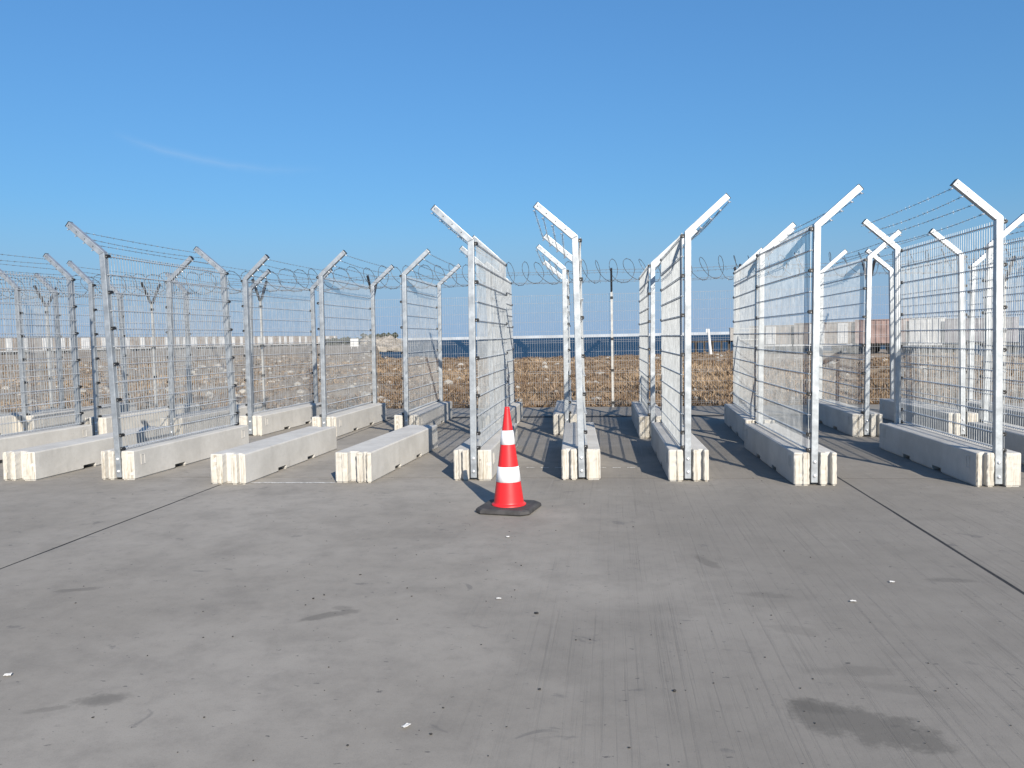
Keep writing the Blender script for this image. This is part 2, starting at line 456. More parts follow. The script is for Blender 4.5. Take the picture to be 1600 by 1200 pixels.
def bevel_mesh(me, w, seg=1, angle=30):
    bm = bmesh.new(); bm.from_mesh(me)
    bmesh.ops.recalc_face_normals(bm, faces=bm.faces)
    ed = [e for e in bm.edges if len(e.link_faces) == 2 and e.calc_face_angle(0) > R(angle)]
    bmesh.ops.bevel(bm, geom=ed, offset=w, segments=seg, affect='EDGES', profile=0.6, clamp_overlap=True)
    bm.to_mesh(me); bm.free(); me.update()
def empty(name, loc=(0, 0, 0), rz=0.0):
    o = bpy.data.objects.new(name, None)
    COL.objects.link(o)
    o.location = loc; o.rotation_euler = (0, 0, rz)
    o.empty_display_size = 0.2
    return o
def tag(o, label, cat, group=None):
    o['label'] = label; o['category'] = cat
    if group: o['group'] = group
    return o
def copy_tree(o, parent=None):
    c = o.copy(); COL.objects.link(c)
    if parent: c.parent = parent
    for ch in list(o.children): copy_tree(ch, c)
    return c

# ------------------------------------------------------------------ the yard: concrete slabs with open joints
yard = MB()
yard.add([(-70, -12, -0.0013), (70, -12, -0.0013), (70, 17.02, -0.0013), (-70, 17.02, -0.0013)], [(0, 1, 2, 3)])
yard_o = yard.build('concrete_yard', MAT['joint'], kind='structure')
XE = [2.31 + 6.47 * k for k in range(-10, 10)]
YE = [-10.4, -3.9, 2.515, 8.46, 14.80]
GAP = 0.012
def wavy(a, b_, t): return 0.0
for i in range(len(XE) - 1):
    for j in range(len(YE) - 1):
        x0, x1 = XE[i] + GAP, XE[i + 1] - GAP
        y0, y1 = YE[j] + GAP * 0.8, YE[j + 1] - GAP * 0.8
        if j == len(YE) - 2: y1 = YE[j + 1]
        nx, ny = 12, 12
        e = []
        for k in range(nx): e.append((x0 + (x1 - x0) * k / nx, y0))
        for k in range(ny): e.append((x1, y0 + (y1 - y0) * k / ny))
        for k in range(nx): e.append((x1 - (x1 - x0) * k / nx, y1))
        for k in range(ny): e.append((x0, y1 - (y1 - y0) * k / ny))
        e = [(x + random.uniform(-.003, .003), y + random.uniform(-.003, .003)) for x, y in e]   # ragged arrises
        s = MB(); s.prism(e, -0.0195, random.uniform(-0.0004, 0.0004), bottom=False)
        s.build('slab', MAT['yard'], yard_o)
for i in range(len(XE) - 1):                      # the strip between the drain and the perimeter fence
    s = MB(); s.prism([(XE[i] + GAP, 15.13), (XE[i + 1] - GAP, 15.13), (XE[i + 1] - GAP, 16.98), (XE[i] + GAP, 16.98)], -0.0195, 0.001, bottom=False)
    s.build('slab', MAT['yard'], yard_o)
dr = MB()
for k in range(60):                               # iron drain gratings let into the slot
    dr.box((-30 + k * 1.0 + 0.5, 14.965, -0.0046), (0.992, 0.305, 0.008))
dr_o = dr.build('drain_channel', MAT['joint'], kind='structure')
pl = MB()
pl.add([(-3.86, 8.085, .004), (-2.93, 8.095, .004), (-2.93, 8.14, .004), (-3.86, 8.13, .004)], [(0, 1, 2, 3)])
for k in range(9):
    x = -1.15 + 0.165 * k
    pl.add([(x, 9.09, .004), (x + .09, 9.09, .004), (x + .09, 9.125, .004), (x, 9.125, .004)], [(0, 1, 2, 3)])
pl.build('painted_line', MAT['paint'], kind='structure')

# ------------------------------------------------------------------ land, sea and the far shore
def shore_r(az):   # azimuth in degrees from +Y, positive to the right
    pts = [(-80, 420), (-18.6, 420), (-17.0, 330), (-16.2, 73), (-12, 68), (-7, 64), (0, 66), (4, 69), (8, 74), (9.5, 100), (11, 135), (22.5, 135), (24.5, 64), (30, 56), (80, 52)]
    for (a, r0), (b_, r1) in zip(pts, pts[1:]):
        if az <= b_: return r0 + (r1 - r0) * max(0.0, (az - a)) / (b_ - a)
    return pts[-1][1]
def ground_z(x, y):
    z = (mnoise.noise(Vector((x * .25, y * .25, 0))) * .14 + mnoise.noise(Vector((x * .07, y * .07, 3))) * .20
         + mnoise.noise(Vector((x * .8, y * .6, 7))) * .13 + mnoise.noise(Vector((x * 2.3, y * 1.6, 2))) * .06)
    r = math.hypot(x, y); az = math.degrees(math.atan2(x, y))
    z *= min(1, max(0, (y - 16.98) / 3.0))
    if 66 < r and -16.5 < az < 9: z -= min(1.25, (r - 66) * .06)
    if r > 46 and az >= 9: z -= min(1.3, (r - 46) * .11) * min(1, (az - 9) * .7)
    return z - 0.012
azs = np.concatenate([np.arange(-75, -45, 1.0), np.arange(-45, 45, 0.22), np.arange(45, 75.1, 1.0)])
NRAD = 110
verts = []; faces = []
for az in azs:
    a = R(az); r0 = 16.98 / math.cos(a); r1 = max(shore_r(az), r0 + 12)
    for k in range(NRAD + 1):
        t = (k / NRAD)
        r = r0 * (r1 / r0) ** t
        x, y = r * math.sin(a), r * math.cos(a)
        z = ground_z(x, y) + .012
        e = (r1 - r) / min(9.0, r1 * .1)
        if e < 1: z -= (1 - e) ** 1.5 * 2.6
        z -= 0.012
        verts.append((x, y, z))
for i in range(len(azs) - 1):
    for k in range(NRAD):
        a = i * (NRAD + 1) + k; b_ = (i + 1) * (NRAD + 1) + k
        faces.append((a, b_, b_ + 1, a + 1))
land = MB(); land.v = verts; land.f = faces
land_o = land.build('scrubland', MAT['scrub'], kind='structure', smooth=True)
sea = MB()
sea.add([(-9000, -3000, -2.3), (9000, -3000, -2.3), (9000, 14000, -2.3), (-9000, 14000, -2.3)], [(0, 1, 2, 3)])
sea.build('sea', MAT['sea'], kind='structure')

# dry grass tufts over the scrub: nobody could count them
gv = []; gf = []; tint = []
def tuft(x, y, z, h, n, spread, tt):
    for q in range(n):
        a = random.uniform(0, 6.283); l = random.uniform(.2, 1.0) * spread
        bx, by = x + math.cos(a) * l * .5, y + math.sin(a) * l * .5
        hh = h * random.uniform(.55, 1.1); w = random.uniform(.010, .028) * (1 + math.hypot(x, y) / 35)
        wa = random.uniform(0, 3.14)
        o = len(gv)
        gv.append((bx - math.cos(wa) * w, by - math.sin(wa) * w, z - .03)); gv.append((bx + math.cos(wa) * w, by + math.sin(wa) * w, z - .03))
        gv.append((bx + math.cos(a) * l, by + math.sin(a) * l, z + hh))
        gf.append((o, o + 1, o + 2)); t_ = min(1, max(0, random.gauss(tt, .18))); tint.extend((t_, t_, t_))
cnt = 0
while cnt < 17000:
    az = random.uniform(-48, 46); a = R(az)
    r0 = 17.25 / math.cos(a); r1 = min(shore_r(az) - 6, 85 if az < 9.5 else 47)
    r = r0 * (max(r1, r0 + 5) / r0) ** random.random()
    x, y = r * math.sin(a), r * math.cos(a)
    dn = mnoise.noise(Vector((x * .16, y * .11, 5))) + .5 * mnoise.noise(Vector((x * .6, y * .6, 9)))
    left = az < -17
    if dn < random.uniform(-.75, .30) + (.12 if left else -.12): continue
    tuft(x, y, ground_z(x, y), random.uniform(.05, .20) * (1.3 if dn > .45 else .8) * (.8 if left else 1), 9, random.uniform(.10, .26) * (1 + r / 60), .30 + .5 * dn * (1 if dn > 0 else .5) + (.12 if left else 0))
    cnt += 1
gm = MB(); gm.v = gv; gm.f = gf
g_o = gm.build('dry_grass', MAT['grass'], kind='stuff')
at = g_o.data.attributes.new('tint', 'FLOAT', 'POINT'); at.data.foreach_set('value', tint)

def rock_into(mb, c, s, sq=0.7):
    ico = [(0, 0, -1), (.72, -.53, -.45), (-.28, -.85, -.45), (-.89, 0, -.45), (-.28, .85, -.45), (.72, .53, -.45), (.28, -.85, .45), (-.72, -.53, .45), (-.72, .53, .45), (.28, .85, .45), (.89, 0, .45), (0, 0, 1)]
    fc = [(0, 1, 2), (1, 0, 5), (0, 2, 3), (0, 3, 4), (0, 4, 5), (1, 5, 10), (2, 1, 6), (3, 2, 7), (4, 3, 8), (5, 4, 9), (1, 10, 6), (2, 6, 7), (3, 7, 8), (4, 8, 9), (5, 9, 10), (6, 10, 11), (7, 6, 11), (8, 7, 11), (9, 8, 11), (10, 9, 11)]
    k = [s * random.uniform(.6, 1.3), s * random.uniform(.6, 1.3), s * sq * random.uniform(.6, 1.2)]
    rz = Matrix.Rotation(random.uniform(0, 6.28), 3, 'Z')
    vs_ = [rz @ Vector((v[0] * k[0] * random.uniform(.8, 1.2), v[1] * k[1] * random.uniform(.8, 1.2), v[2] * k[2] * random.uniform(.8, 1.2))) + Vector(c) for v in ico]
    mb.add(vs_, fc)
rb = MB()
for k in range(1300):
    az = random.uniform(-46, 42); a = R(az)
    if az > -16 and random.random() < .4: continue
    r0 = 17.6 / math.cos(a); r1 = min(shore_r(az) - 3, 95)
    r = r0 * (max(r1, r0 + 4) / r0) ** random.random()
    x, y = r * math.sin(a), r * math.cos(a)
    rock_into(rb, (x, y, ground_z(x, y) + .02), random.choice((.03, .04, .05, .07, .12)) * (1 + r / 90))
rb.build('rubble', MAT['stone'], kind='stuff')

# rocky spit with low dark scrub, far left of the water
sp = MB(); sh = MB()
for k in range(300):
    az = random.uniform(-17.6, -14.9); a = R(az); t = random.random()
    r = 262 + t * 16
    top = 3.5 * min(1, (-14.7 - az) / 1.4 + .35)
    z = -2.2 + (top + 1.6) * (0.25 + .75 * t) * random.uniform(.75, 1.0)
    rock_into(sp, (r * math.sin(a), r * math.cos(a), z - .8), random.uniform(.9, 1.9), 0.9)
for k in range(230):
    az = random.choice((random.uniform(-20.3, -17.8), random.uniform(-17.6, -15.3))); a = R(az); r = 279 + random.random() * 8
    rock_into(sh, (r * math.sin(a), r * math.cos(a), (2.5 if az > -17.6 else 1.2) + random.uniform(-.8, .9)), random.uniform(.5, 1.15), 0.8)
spit = sp.build('rocky_spit', MAT['rock'], kind='structure')
sh.build('shrubs', MAT['shrub'], kind='stuff')

# long pale breakwater on the horizon
bw = MB()
for k in range(80):
    x = -900 + k * 40.0
    bw.box((x, 2400 + (k % 2) * .3, 1.7), (39.8, 20, 8.6 + random.uniform(-.3, .3)))
bw_o = bw.build('breakwater', MAT['pale_conc'])
tag(bw_o, 'long low pale breakwater lying along the sea horizon', 'breakwater')

# ------------------------------------------------------------------ freight wagons far behind
def make_wagon(name, body_mat, L=13.0, doors=(), H=2.6, base=1.2):
    root = empty(name)
    b = MB(); b.box((0, 0, base + H / 2), (L, 2.7, H))
    n = int(L / 0.62)
    for k in range(n + 1):                         # pressed ribs along the sides
        x = -L / 2 + .05 + (L - .1) * k / n
        for sy in (-1, 1): b.box((x, sy * 1.365, base + H / 2), (0.16, 0.06, H - .1))
    b.build('body', body_mat, root)
    r_ = MB(); r_.box((0, 0, base + H + .06), (L + .1, 2.85, .10)); r_.build('roof', body_mat, root)
    for x, w in doors:
        for sy in (-1, 1):
            d = MB(); d.box((x, sy * 1.42, base + H / 2), (w, .07, H - .06)); 
            for q in range(1, 4): d.box((x - w / 2 + w * q / 4, sy * 1.462, base + H / 2), (.07, .03, H - .3))
            d.build('door', MAT['wagon_white'], root)
    s_ = MB(); s_.box((0, 0, base - .14), (L + .3, 2.6, .24)); s_.build('sill', MAT['wagon_white'] if name == 'boxcar' else MAT['under'], root)
    for sx in (-1, 1):
        bg = MB(); bg.box((sx * L * .34, 0, base - .45), (2.6, 2.0, .34))
        bo = bg.build('bogie', MAT['under'], root)
        for wx in (-.85, .85):
            for sy in (-1, 1):
                w = MB()
                w.tube([(sx * L * .34 + wx, sy * .72, base - .74), (sx * L * .34 + wx, sy * .86, base - .74)], .45, 12, True)
                w.build('wheel', MAT['under'], bo)
    return root
D13 = ((-5.2, 1.5), (-1.2, 2.6), (4.6, 1.3))
box0 = make_wagon('boxcar', MAT['wagon_beige'], 13.0, D13)
p0 = Vector((190 * math.sin(R(-42)), 190 * math.cos(R(-42)), 0)); p1 = Vector((318 * math.sin(R(-19.6)), 318 * math.cos(R(-19.6)), 0))
dv = (p1 - p0); LN = dv.length; dv.normalize(); rz = math.atan2(dv.y, dv.x)
ords = ['at the left edge of the photo', 'second from the left edge', 'third from the left edge', 'fourth from the left edge', 'fifth from the left edge', 'sixth from the left edge',
        'seventh from the left edge', 'eighth from the left edge', 'ninth from the left edge', 'tenth from the left edge', 'eleventh from the left edge', 'nearest the rocky spit']
nb = 12
for k in range(nb):
    o = box0 if k == 0 else copy_tree(box0)
    o.location = p0 + dv * ((k + .5) * LN / nb); o.location.z = -0.35
    o.rotation_euler = (0, 0, rz + (math.pi if k % 3 == 1 else 0))
    tag(o, 'distant beige white-doored boxcar of the left train, ' + ords[k], 'wagon', 'boxcars of the train on the left')
q0 = Vector((112 * math.sin(R(9.8)), 112 * math.cos(R(9.8)), 0)); q1 = Vector((103 * math.sin(R(24.0)), 103 * math.cos(R(24.0)), 0))
qd = (q1 - q0).normalized(); qz = math.atan2(qd.y, qd.x)
pos = 0.0
def rwag(o, L, label):
    global pos
    c = q0 + qd * (pos + L / 2)
    o.location = (c.x, c.y, -1.25); o.rotation_euler = (0, 0, qz); pos += L + .55
    tag(o, label, 'wagon', 'wagons of the train on the right')
rwag(make_wagon('boxcar', MAT['wagon_beige'], 5.6, ((.2, 1.3),), 2.35), 5.6, 'short beige wagon with one white door, first of the right train')
rwag(make_wagon('boxcar', MAT['wagon_beige'], 7.0, ((-.6, 1.9), (2.6, 1.2)), 2.55), 7.0, 'beige wagon with wide white doors behind the front fence with the arm bent right')
rwag(make_wagon('flat_wagon', MAT['wagon_pink'], 5.6, (), 2.75), 5.6, 'faded red brown container wagon standing in the middle of the right train')
rwag(make_wagon('boxcar', MAT['wagon_white'], 3.2, (), 2.75), 3.2, 'short white wagon beside the faded red brown one')
rwag(make_wagon('flat_wagon', MAT['wagon_grey'], 6.6, (), 2.6), 6.6, 'lilac grey wagon at the right end of the train')

# jetty, leaning pole, frame and board by the shore
def polar(az, r, z=0): return (r * math.sin(R(az)), r * math.cos(R(az)), z)
jt = empty('timber_jetty', polar(7.6, 78, -2.0), R(-6))
d_ = MB(); d_.box((0, 0, 2.75), (6.4, 1.6, .14)); d_.build('deck', MAT['timber'], jt)
for k in range(9):
    for sy in (-.7, .7):
        q = MB(); q.tube([(-3.0 + k * .75, sy, -.6), (-3.0 + k * .75 + random.uniform(-.08, .08), sy, 2.68)], .10, 7, True); q.build('pile', MAT['timber'], jt)
tag(jt, 'low dark timber jetty on close set piles at the edge of the scrub', 'jetty')
lp = MB(); lp.tube([(0, 0, -.3), (-.20, 0, 1.85)], [.11, .09], 8, True); lp.box((-.30, .02, 1.72), (.12, .1, .26))
tag(lp.build('leaning_pole', MAT['white_paint'], loc=polar(6.95, 60, 0)), 'white pole leaning to the left in front of the dark jetty', 'pole')
pc = MB(); pc.prism([(-.26, -.26), (.26, -.26), (.26, .26), (-.26, .26)], 0, 1.1); pc.prism([(-.3, -.3), (.3, -.3), (.3, .3), (-.3, .3)], 1.102, 1.2)
tag(pc.build('bollard_pillar', MAT['plain_conc'], loc=polar(8.4, 77, .82)), 'square grey pillar with flat cap standing on the jetty', 'pillar')
fr = MB()
fr.tube([(0, 0, 0), (0, 0, 1.15), (1.7, 0, 1.15), (1.7, 0, 0)], .05, 6); fr.tube([(0, 0, .1), (1.7, 0, .1)], .05, 6); fr.tube([(.85, 0, .1), (.85, 0, 1.15)], .04, 6)
tag(fr.build('steel_frame', MAT['white_paint'], loc=polar(8.9, 79, .75)), 'white tubular frame at the right end of the jetty', 'frame')
fr.mesh  # (frame stands on the jetty head)
sg = empty('notice_board', polar(-18.2, 150, -.3), R(16))
b_ = MB()
for r_i in range(3):
    for c_i in range(3): b_.box((-.5 + c_i * .5, 0, .95 + r_i * .5), (.46, .05, .46))
b_.build('panel', MAT['white_paint'], sg)
for sx in (-.55, .55):
    q = MB(); q.box((sx, .05, .55), (.07, .05, 1.3)); q.build('leg', MAT['white_paint'], sg)
tag(sg, 'small white board of square panels on two legs far behind', 'board')

# ------------------------------------------------------------------ perimeter fence with razor coil
PY = 16.92; PXS = [0.03 + 2.57 * k for k in range(-7, 5)]
pf = empty('perimeter_fence', (0, PY, 0))
tag(pf, 'long perimeter mesh fence topped with a razor wire coil on forked arms', 'fence')
MAT['peri_wire'] = mat_galv('perimeter_wire', (0.40, 0.41, 0.42), 0.5, 0.1)
pm = MB(); pm.box((0, 0, 1.23), (.044, .044, 2.46)); pm_me = pm.mesh('post', MAT['peri_post'])
am = []
for s in (-1, 1):
    q = MB(); q.tube([(0, s * .03, 2.44), (0, s * .36, 2.88)], .03, 4, True, math.pi / 4); am.append(q.mesh('arm', MAT['dark_arm']))
cl = MB(); cl.box((0, 0, 0), (.06, .066, .05)); cl_me = cl.mesh('collar', MAT['clip'])
for x in PXS:
    po = link('post', pm_me, pf, loc=(x, 0, 0))
    for me in am: link('arm', me, po)
    for z in (.10, .78, 1.44, 2.30): link('collar', cl_me, po, loc=(0, 0, z))
vm = MB()
for k in range(51):
    x = .04 + k * .0498; vm.tube([(x, .04, .03), (x, .04, 2.40)], .0019, 4)
vm_me = vm.mesh('mesh_panel', MAT['peri_wire'])
hm = MB()
hm.tube([(.02, .046, .0), (2.55, .046, .0)], .0022, 4)
hm_me = hm.mesh('horizontal_wire', MAT['peri_wire'])
for x in PXS[:-1]:
    po = link('mesh_panel', vm_me, pf, loc=(x, 0, 0))
    for z in (.08, .12, .33, .53, .73, .77, .98, 1.18, 1.38, 1.42, 1.62, 1.82, 2.02, 2.22, 2.38): link('horizontal_wire', hm_me, po, loc=(0, 0, z))
for y, z in ((-.34, 2.86), (-.2, 2.66), (.34, 2.86), (.2, 2.66)):
    q = MB()
    pts = []
    for i, x in enumerate(PXS):
        pts.append((x, y, z))
        if i < len(PXS) - 1: pts.append((x + 1.28, y, z - random.uniform(.01, .05)))
    q.tube(pts, .0035, 4)
    x = PXS[0]
    while x < PXS[-1]:
        a = random.uniform(0, 3.14)
        for s in (0, 1.5): q.tube([(x - .01, y - math.cos(a + s) * .025, z - .02 - math.sin(a + s) * .025), (x + .01, y + math.cos(a + s) * .025, z - .02 + math.sin(a + s) * .025)], .0022, 3)
        x += .12
    q.build('line_wire', MAT['barb'], pf)
co = MB(); pts = []; x0, x1 = PXS[0], PXS[-1]; turns = int((x1 - x0) / .31)
blades = []
for i in range(turns * 22 + 1):
    t = i / 22; a = 2 * math.pi * t
    ph = math.sin(t * 1.9) * .3
    x = x0 + t * .31 + (.15 + .04 * math.sin(t * 1.3)) * math.cos(a + .4 + ph)
    rr = .235 + .02 * math.sin(t * 2.7)
    pts.append(Vector((x, rr * math.cos(a), 2.86 + rr * math.sin(a))))
co.tube(pts, .0058, 4)
for i in range(0, len(pts) - 1, 2):
    p = pts[i]; d = (pts[i + 1] - pts[i]).normalized(); n_ = (p - Vector((p.x, 0, 2.86))).normalized()
    co.add([p - d * .016 + n_ * .002, p + d * .016 + n_ * .002, p + d * .024 + n_ * .014, p - d * .024 + n_ * .014], [(0, 1, 2, 3)])
MAT['coil'] = simple('weathered_razor_tape', (0.11, 0.115, 0.12), 0.45, 0.4)
co.build('razor_coil', MAT['coil'], pf)

# ------------------------------------------------------------------ mobile fence unit: block, two posts, mesh, barbed wire
SP = 2.565; BH = 0.325; HC = 2.53
def block_poly(inset=0.0):
    y0 = -0.052
    near = [(-.21, y0 + .012), (-.198, y0), (-.168, y0), (-.160, y0 + .008), (-.157, y0 + .065), (-.117, y0 + .065), (-.114, y0 + .008), (-.106, y0), (-.058, y0), (-.050, y0 + .008),
            (-.047, y0 + .100), (.047, y0 + .100), (.050, y0 + .008), (.058, y0), (.108, y0), (.116, y0 + .010), (.120, y0 + .012), (.183, y0 + .012), (.195, y0 + .024)]
    far = [(x, SP - y) for x, y in reversed(near)]
    poly = near + far
    if inset:
        n = len(poly); out = []
        for i in range(n):
            p0, p1, p2 = (Vector(poly[j % n]) for j in (i - 1, i, i + 1))
            e1 = (p1 - p0).normalized(); e2 = (p2 - p1).normalized()
            nn = (Vector((-e1.y, e1.x)) + Vector((-e2.y, e2.x)))
            nn = nn.normalized() if nn.length > 1e-6 else Vector((0, 0))
            q = p1 + nn * inset
            out.append((q.x, q.y))
        return out
    return poly
def make_block_mesh(seed):
    r3 = random.Random(seed)
    m = MB(); P0 = block_poly(); P1 = block_poly(.004); P2 = block_poly(.012); n = len(P0)
    chip = [r3.uniform(.0, .0035) for _ in P0]
    zs = [(.05, P0)] + [(z, P0) for z in (.085, .12, .155, .19, .225, .26, .29)] + [(BH - .014, P0), (BH - .004, P1), (BH, P2)]
    for q, (z, P) in enumerate(zs):
        for k, (x, y) in enumerate(P):
            jx, jy = r3.gauss(0, .0016), abs(r3.gauss(0, .0022))
            edge = min(abs(y + .05), abs(y - SP - .05)) < .02
            if not edge: jx = jy = 0
            if edge and r3.random() < .06: jy += .007
            if abs(abs(x) - .2) < .015: jx = 0
            m.v.append((x + jx, y + (jy if y < 1 else -jy), z + (r3.gauss(0, .0012) if edge and q > 8 else 0)))
    for q in range(len(zs) - 1):
        for i in range(n):
            j = (i + 1) % n; m.f.append((q * n + i, q * n + j, (q + 1) * n + j, (q + 1) * n + i))
    m.f.append(tuple(range((len(zs) - 1) * n, len(zs) * n)))
    m.f.append(tuple(range(0, n))[::-1])
    h = n // 2
    n1, n2 = SP * .335, SP * .665
    # lower course, parted by the two fork slots
    def cut(poly, base):
        m.prism(poly, .014, .05, top=False); m.prism(base, 0.0, .0145, top=False)
    Q = block_poly(.012); qn, qf = Q[:h], Q[h:]
    near = P0[:h]; far = P0[h:]
    cut(near + [(.195, n1 - .11), (-.21, n1 - .11)], qn + [(.183, n1 - .122), (-.198, n1 - .122)])
    cut([(-.21, n1 + .11), (.195, n1 + .11), (.195, n2 - .11), (-.21, n2 - .11)], [(-.198, n1 + .122), (.183, n1 + .122), (.183, n2 - .122), (-.198, n2 - .122)])
    cut([(-.21, n2 + .11), (.195, n2 + .11)] + far, [(-.198, n2 + .122), (.183, n2 + .122)] + qf)
    me = m.mesh('concrete_base', MAT['block'])
    return me
block_me = [make_block_mesh(k) for k in range(3)]
def recess_mesh():
    m = MB()
    for d in (-.003, .003):
        m.v += [(d, y, z) for y, z in ((-.038, -.058), (.038, -.058), (.038, .058), (-.038, .058))]
        m.v += [(d, y, z) for y, z in ((-.030, -.050), (.030, -.050), (.030, .050), (-.030, .050))]
    for k in range(4):
        j = (k + 1) % 4
        m.f += [(8 + k, 8 + j, 12 + j, 12 + k), (k, 4 + k, 4 + j, j), (k, j, 8 + j, 8 + k), (4 + k, 12 + k, 12 + j, 4 + j)]
    return m.mesh('lifting_recess', MAT['block'])
plate_me = recess_mesh()
PLATES = [(x, y, .215) for x in (-.2115, .1965) for y in (.13, SP - .13)]

W2 = .0325
ARM = Vector((-.744, 0, .668)); AL = .53
def post_mesh():
    m = MB()
    t = math.tan(math.atan2(.744, .668) / 2)      # mitre
    poly = [(-W2, .025), (W2, .025), (W2, HC + W2 * t), (-W2, HC - W2 * t)]
    m.v = [(x, -W2, z) for x, z in poly] + [(x, W2, z) for x, z in poly]
    m.f = [(0, 1, 2, 3), (7, 6, 5, 4), (0, 4, 5, 1), (1, 5, 6, 2), (2, 6, 7, 3), (3, 7, 4, 0)]
    me = m.mesh('post', MAT['post']); bevel_mesh(me, .005, 2)
    a = MB()
    nn = Vector((.668, 0, .744))                 # upper side of the arm
    A = Vector((W2, 0, HC + W2 * t)); B = Vector((-W2, 0, HC - W2 * t))
    e = Vector((0, 0, HC)) + ARM * AL
    g = ARM * .0012
    p4 = [B + g, A + g, e + nn * W2, e - nn * W2]
    a.v = [(p.x, -W2 + .0006, p.z) for p in p4] + [(p.x, W2 - .0006, p.z) for p in p4]
    a.f = [(0, 1, 2, 3), (7, 6, 5, 4), (0, 4, 5, 1), (1, 5, 6, 2), (2, 6, 7, 3), (3, 7, 4, 0)]
    ae = a.mesh('arm', MAT['post']); bevel_mesh(ae, .004, 2)
    return me, ae
post_me, arm_me = post_mesh()
cap = MB()
e = Vector((0, 0, HC)) + ARM * (AL + .003)
rotc = Matrix.Rotation(math.atan2(.744, .668), 3, 'Y').inverted()
cap.box(e, (.069, .069, .006), rotc); cap_me = cap.mesh('end_cap', MAT['clip'])
clip = MB(); clip.box((0, 0, 0), (.036, .034, .036)); clip.box((.012, 0, 0), (.02, .05, .022)); clip_me = clip.mesh('clip', MAT['clip'])
bolt = MB(); bolt.lathe([(.0, .016), (.009, .014), (.0155, .007), (.017, 0.0)], 12)
bolt.v = [(x, -z, y) for x, y, z in bolt.v]; bolt_me = bolt.mesh('bolt', MAT['bolt'], True)
hold = MB(); hold.tube([(0, 0, 0), (-.018, 0, -.020)], .006, 5, True); hold.tube([(-.012, -.012, -.022), (-.026, 0, -.012), (-.026, .012, -.022)], .004, 4); hold_me = hold.mesh('wire_holder', MAT['bolt'])
dot = MB(); dot.lathe([(0, .0015), (.006, .0015), (.006, -.001)], 8); dot.v = [(x, -z, y) for x, y, z in dot.v]; dot_me = dot.mesh('arm_hole', MAT['clip'])
MX = .056
vw = MB()
for k in range(52):
    y = -.005 + k * .0505; vw.tube([(MX, y, BH + .008), (MX, y, HC + .002)], .0032, 4, ph=math.pi / 4)
vw_me = vw.mesh('mesh_panel', MAT['wire'])
hw = MB()
for s in (-1, 1): hw.tube([(MX + s * .0085, -.02, 0), (MX + s * .0085, SP + .02, 0)], .0048, 6, True)
MAT['rod'] = mat_galv('galvanised_rod', (0.50, 0.52, 0.54), 0.36, 0.25)
hw_me = hw.mesh('horizontal_wire', MAT['rod'])
ARM_T = (.13, .26, .385, .505)
def barb_mesh(seed):
    r2 = random.Random(seed); q = MB()
    n = 16; sag = r2.uniform(.004, .03)
    f = lambda t: Vector((r2.uniform(-.002, .002) if 0 < t < 1 else 0, t * SP, -4 * sag * t * (1 - t)))
    for st in (0, math.pi):
        pts = []
        for i in range(n * 2 + 1):
            t = i / (n * 2); p = Vector((0, t * SP, -4 * sag * t * (1 - t))); a = i * 1.9 + st
            pts.append(p + Vector((math.cos(a), 0, math.sin(a))) * .0016)
        q.tube(pts, .0021, 3)
    for i in range(21):
        t = (i + .5 + r2.uniform(-.1, .1)) / 21; p = Vector((0, t * SP, -4 * sag * t * (1 - t))); a = r2.uniform(0, 3.14)
        for s in (0, 1.3):
            d = Vector((math.cos(a + s), r2.uniform(-.3, .3), math.sin(a + s))) * .018
            q.tube([p - d, p + d], .0014, 3)
        q.tube([p - Vector((0, .008, 0)), p + Vector((0, .008, 0))], .0042, 4)
    return q.mesh('barbed_wire', MAT['barb'])
barb_me = [barb_mesh(s) for s in range(4)]
UN = Vector((-.668, 0, -.744))                    # under side of the arm
def make_fence():
    root = empty('mobile_fence')
    bk = link('concrete_base', block_me[0], root)
    for p in PLATES: link('lifting_recess', plate_me, bk, loc=p)
    for end in (0, 1):
        po = link('post', post_me, root, loc=(0, end * SP, 0))
        link('arm', arm_me, po); link('end_cap', cap_me, po)
        for z in (2.50, 2.10, 1.70, 1.30, .90, .50, .345): link('clip', clip_me, po, loc=(W2 + .018, 0, z))
        for z in (.095, .232):
            o = link('bolt', bolt_me, po, loc=(0, -W2 if end == 0 else W2, z))
            if end: o.rotation_euler = (0, 0, math.pi)
        for t in ARM_T:
            p = Vector((0, 0, HC)) + ARM * t + UN * W2
            link('wire_holder', hold_me, po, loc=p)
            p2 = Vector((0, 0, HC)) + ARM * t
            o = link('arm_hole', dot_me, po, loc=(p2.x, -W2, p2.z))
    mp = link('mesh_panel', vw_me, root)
    for k in range(11): link('horizontal_wire', hw_me, mp, loc=(0, 0, HC - .035 - .2 * k))
    link('horizontal_wire', hw_me, mp, loc=(0, 0, .352))
    for i, t in enumerate(ARM_T):
        link('barbed_wire', barb_me[i], root, loc=Vector((0, 0, HC)) + ARM * t + UN * (W2 + .018))
    return root
fence0 = make_fence()
FG = 'mobile mesh fences on concrete bases'
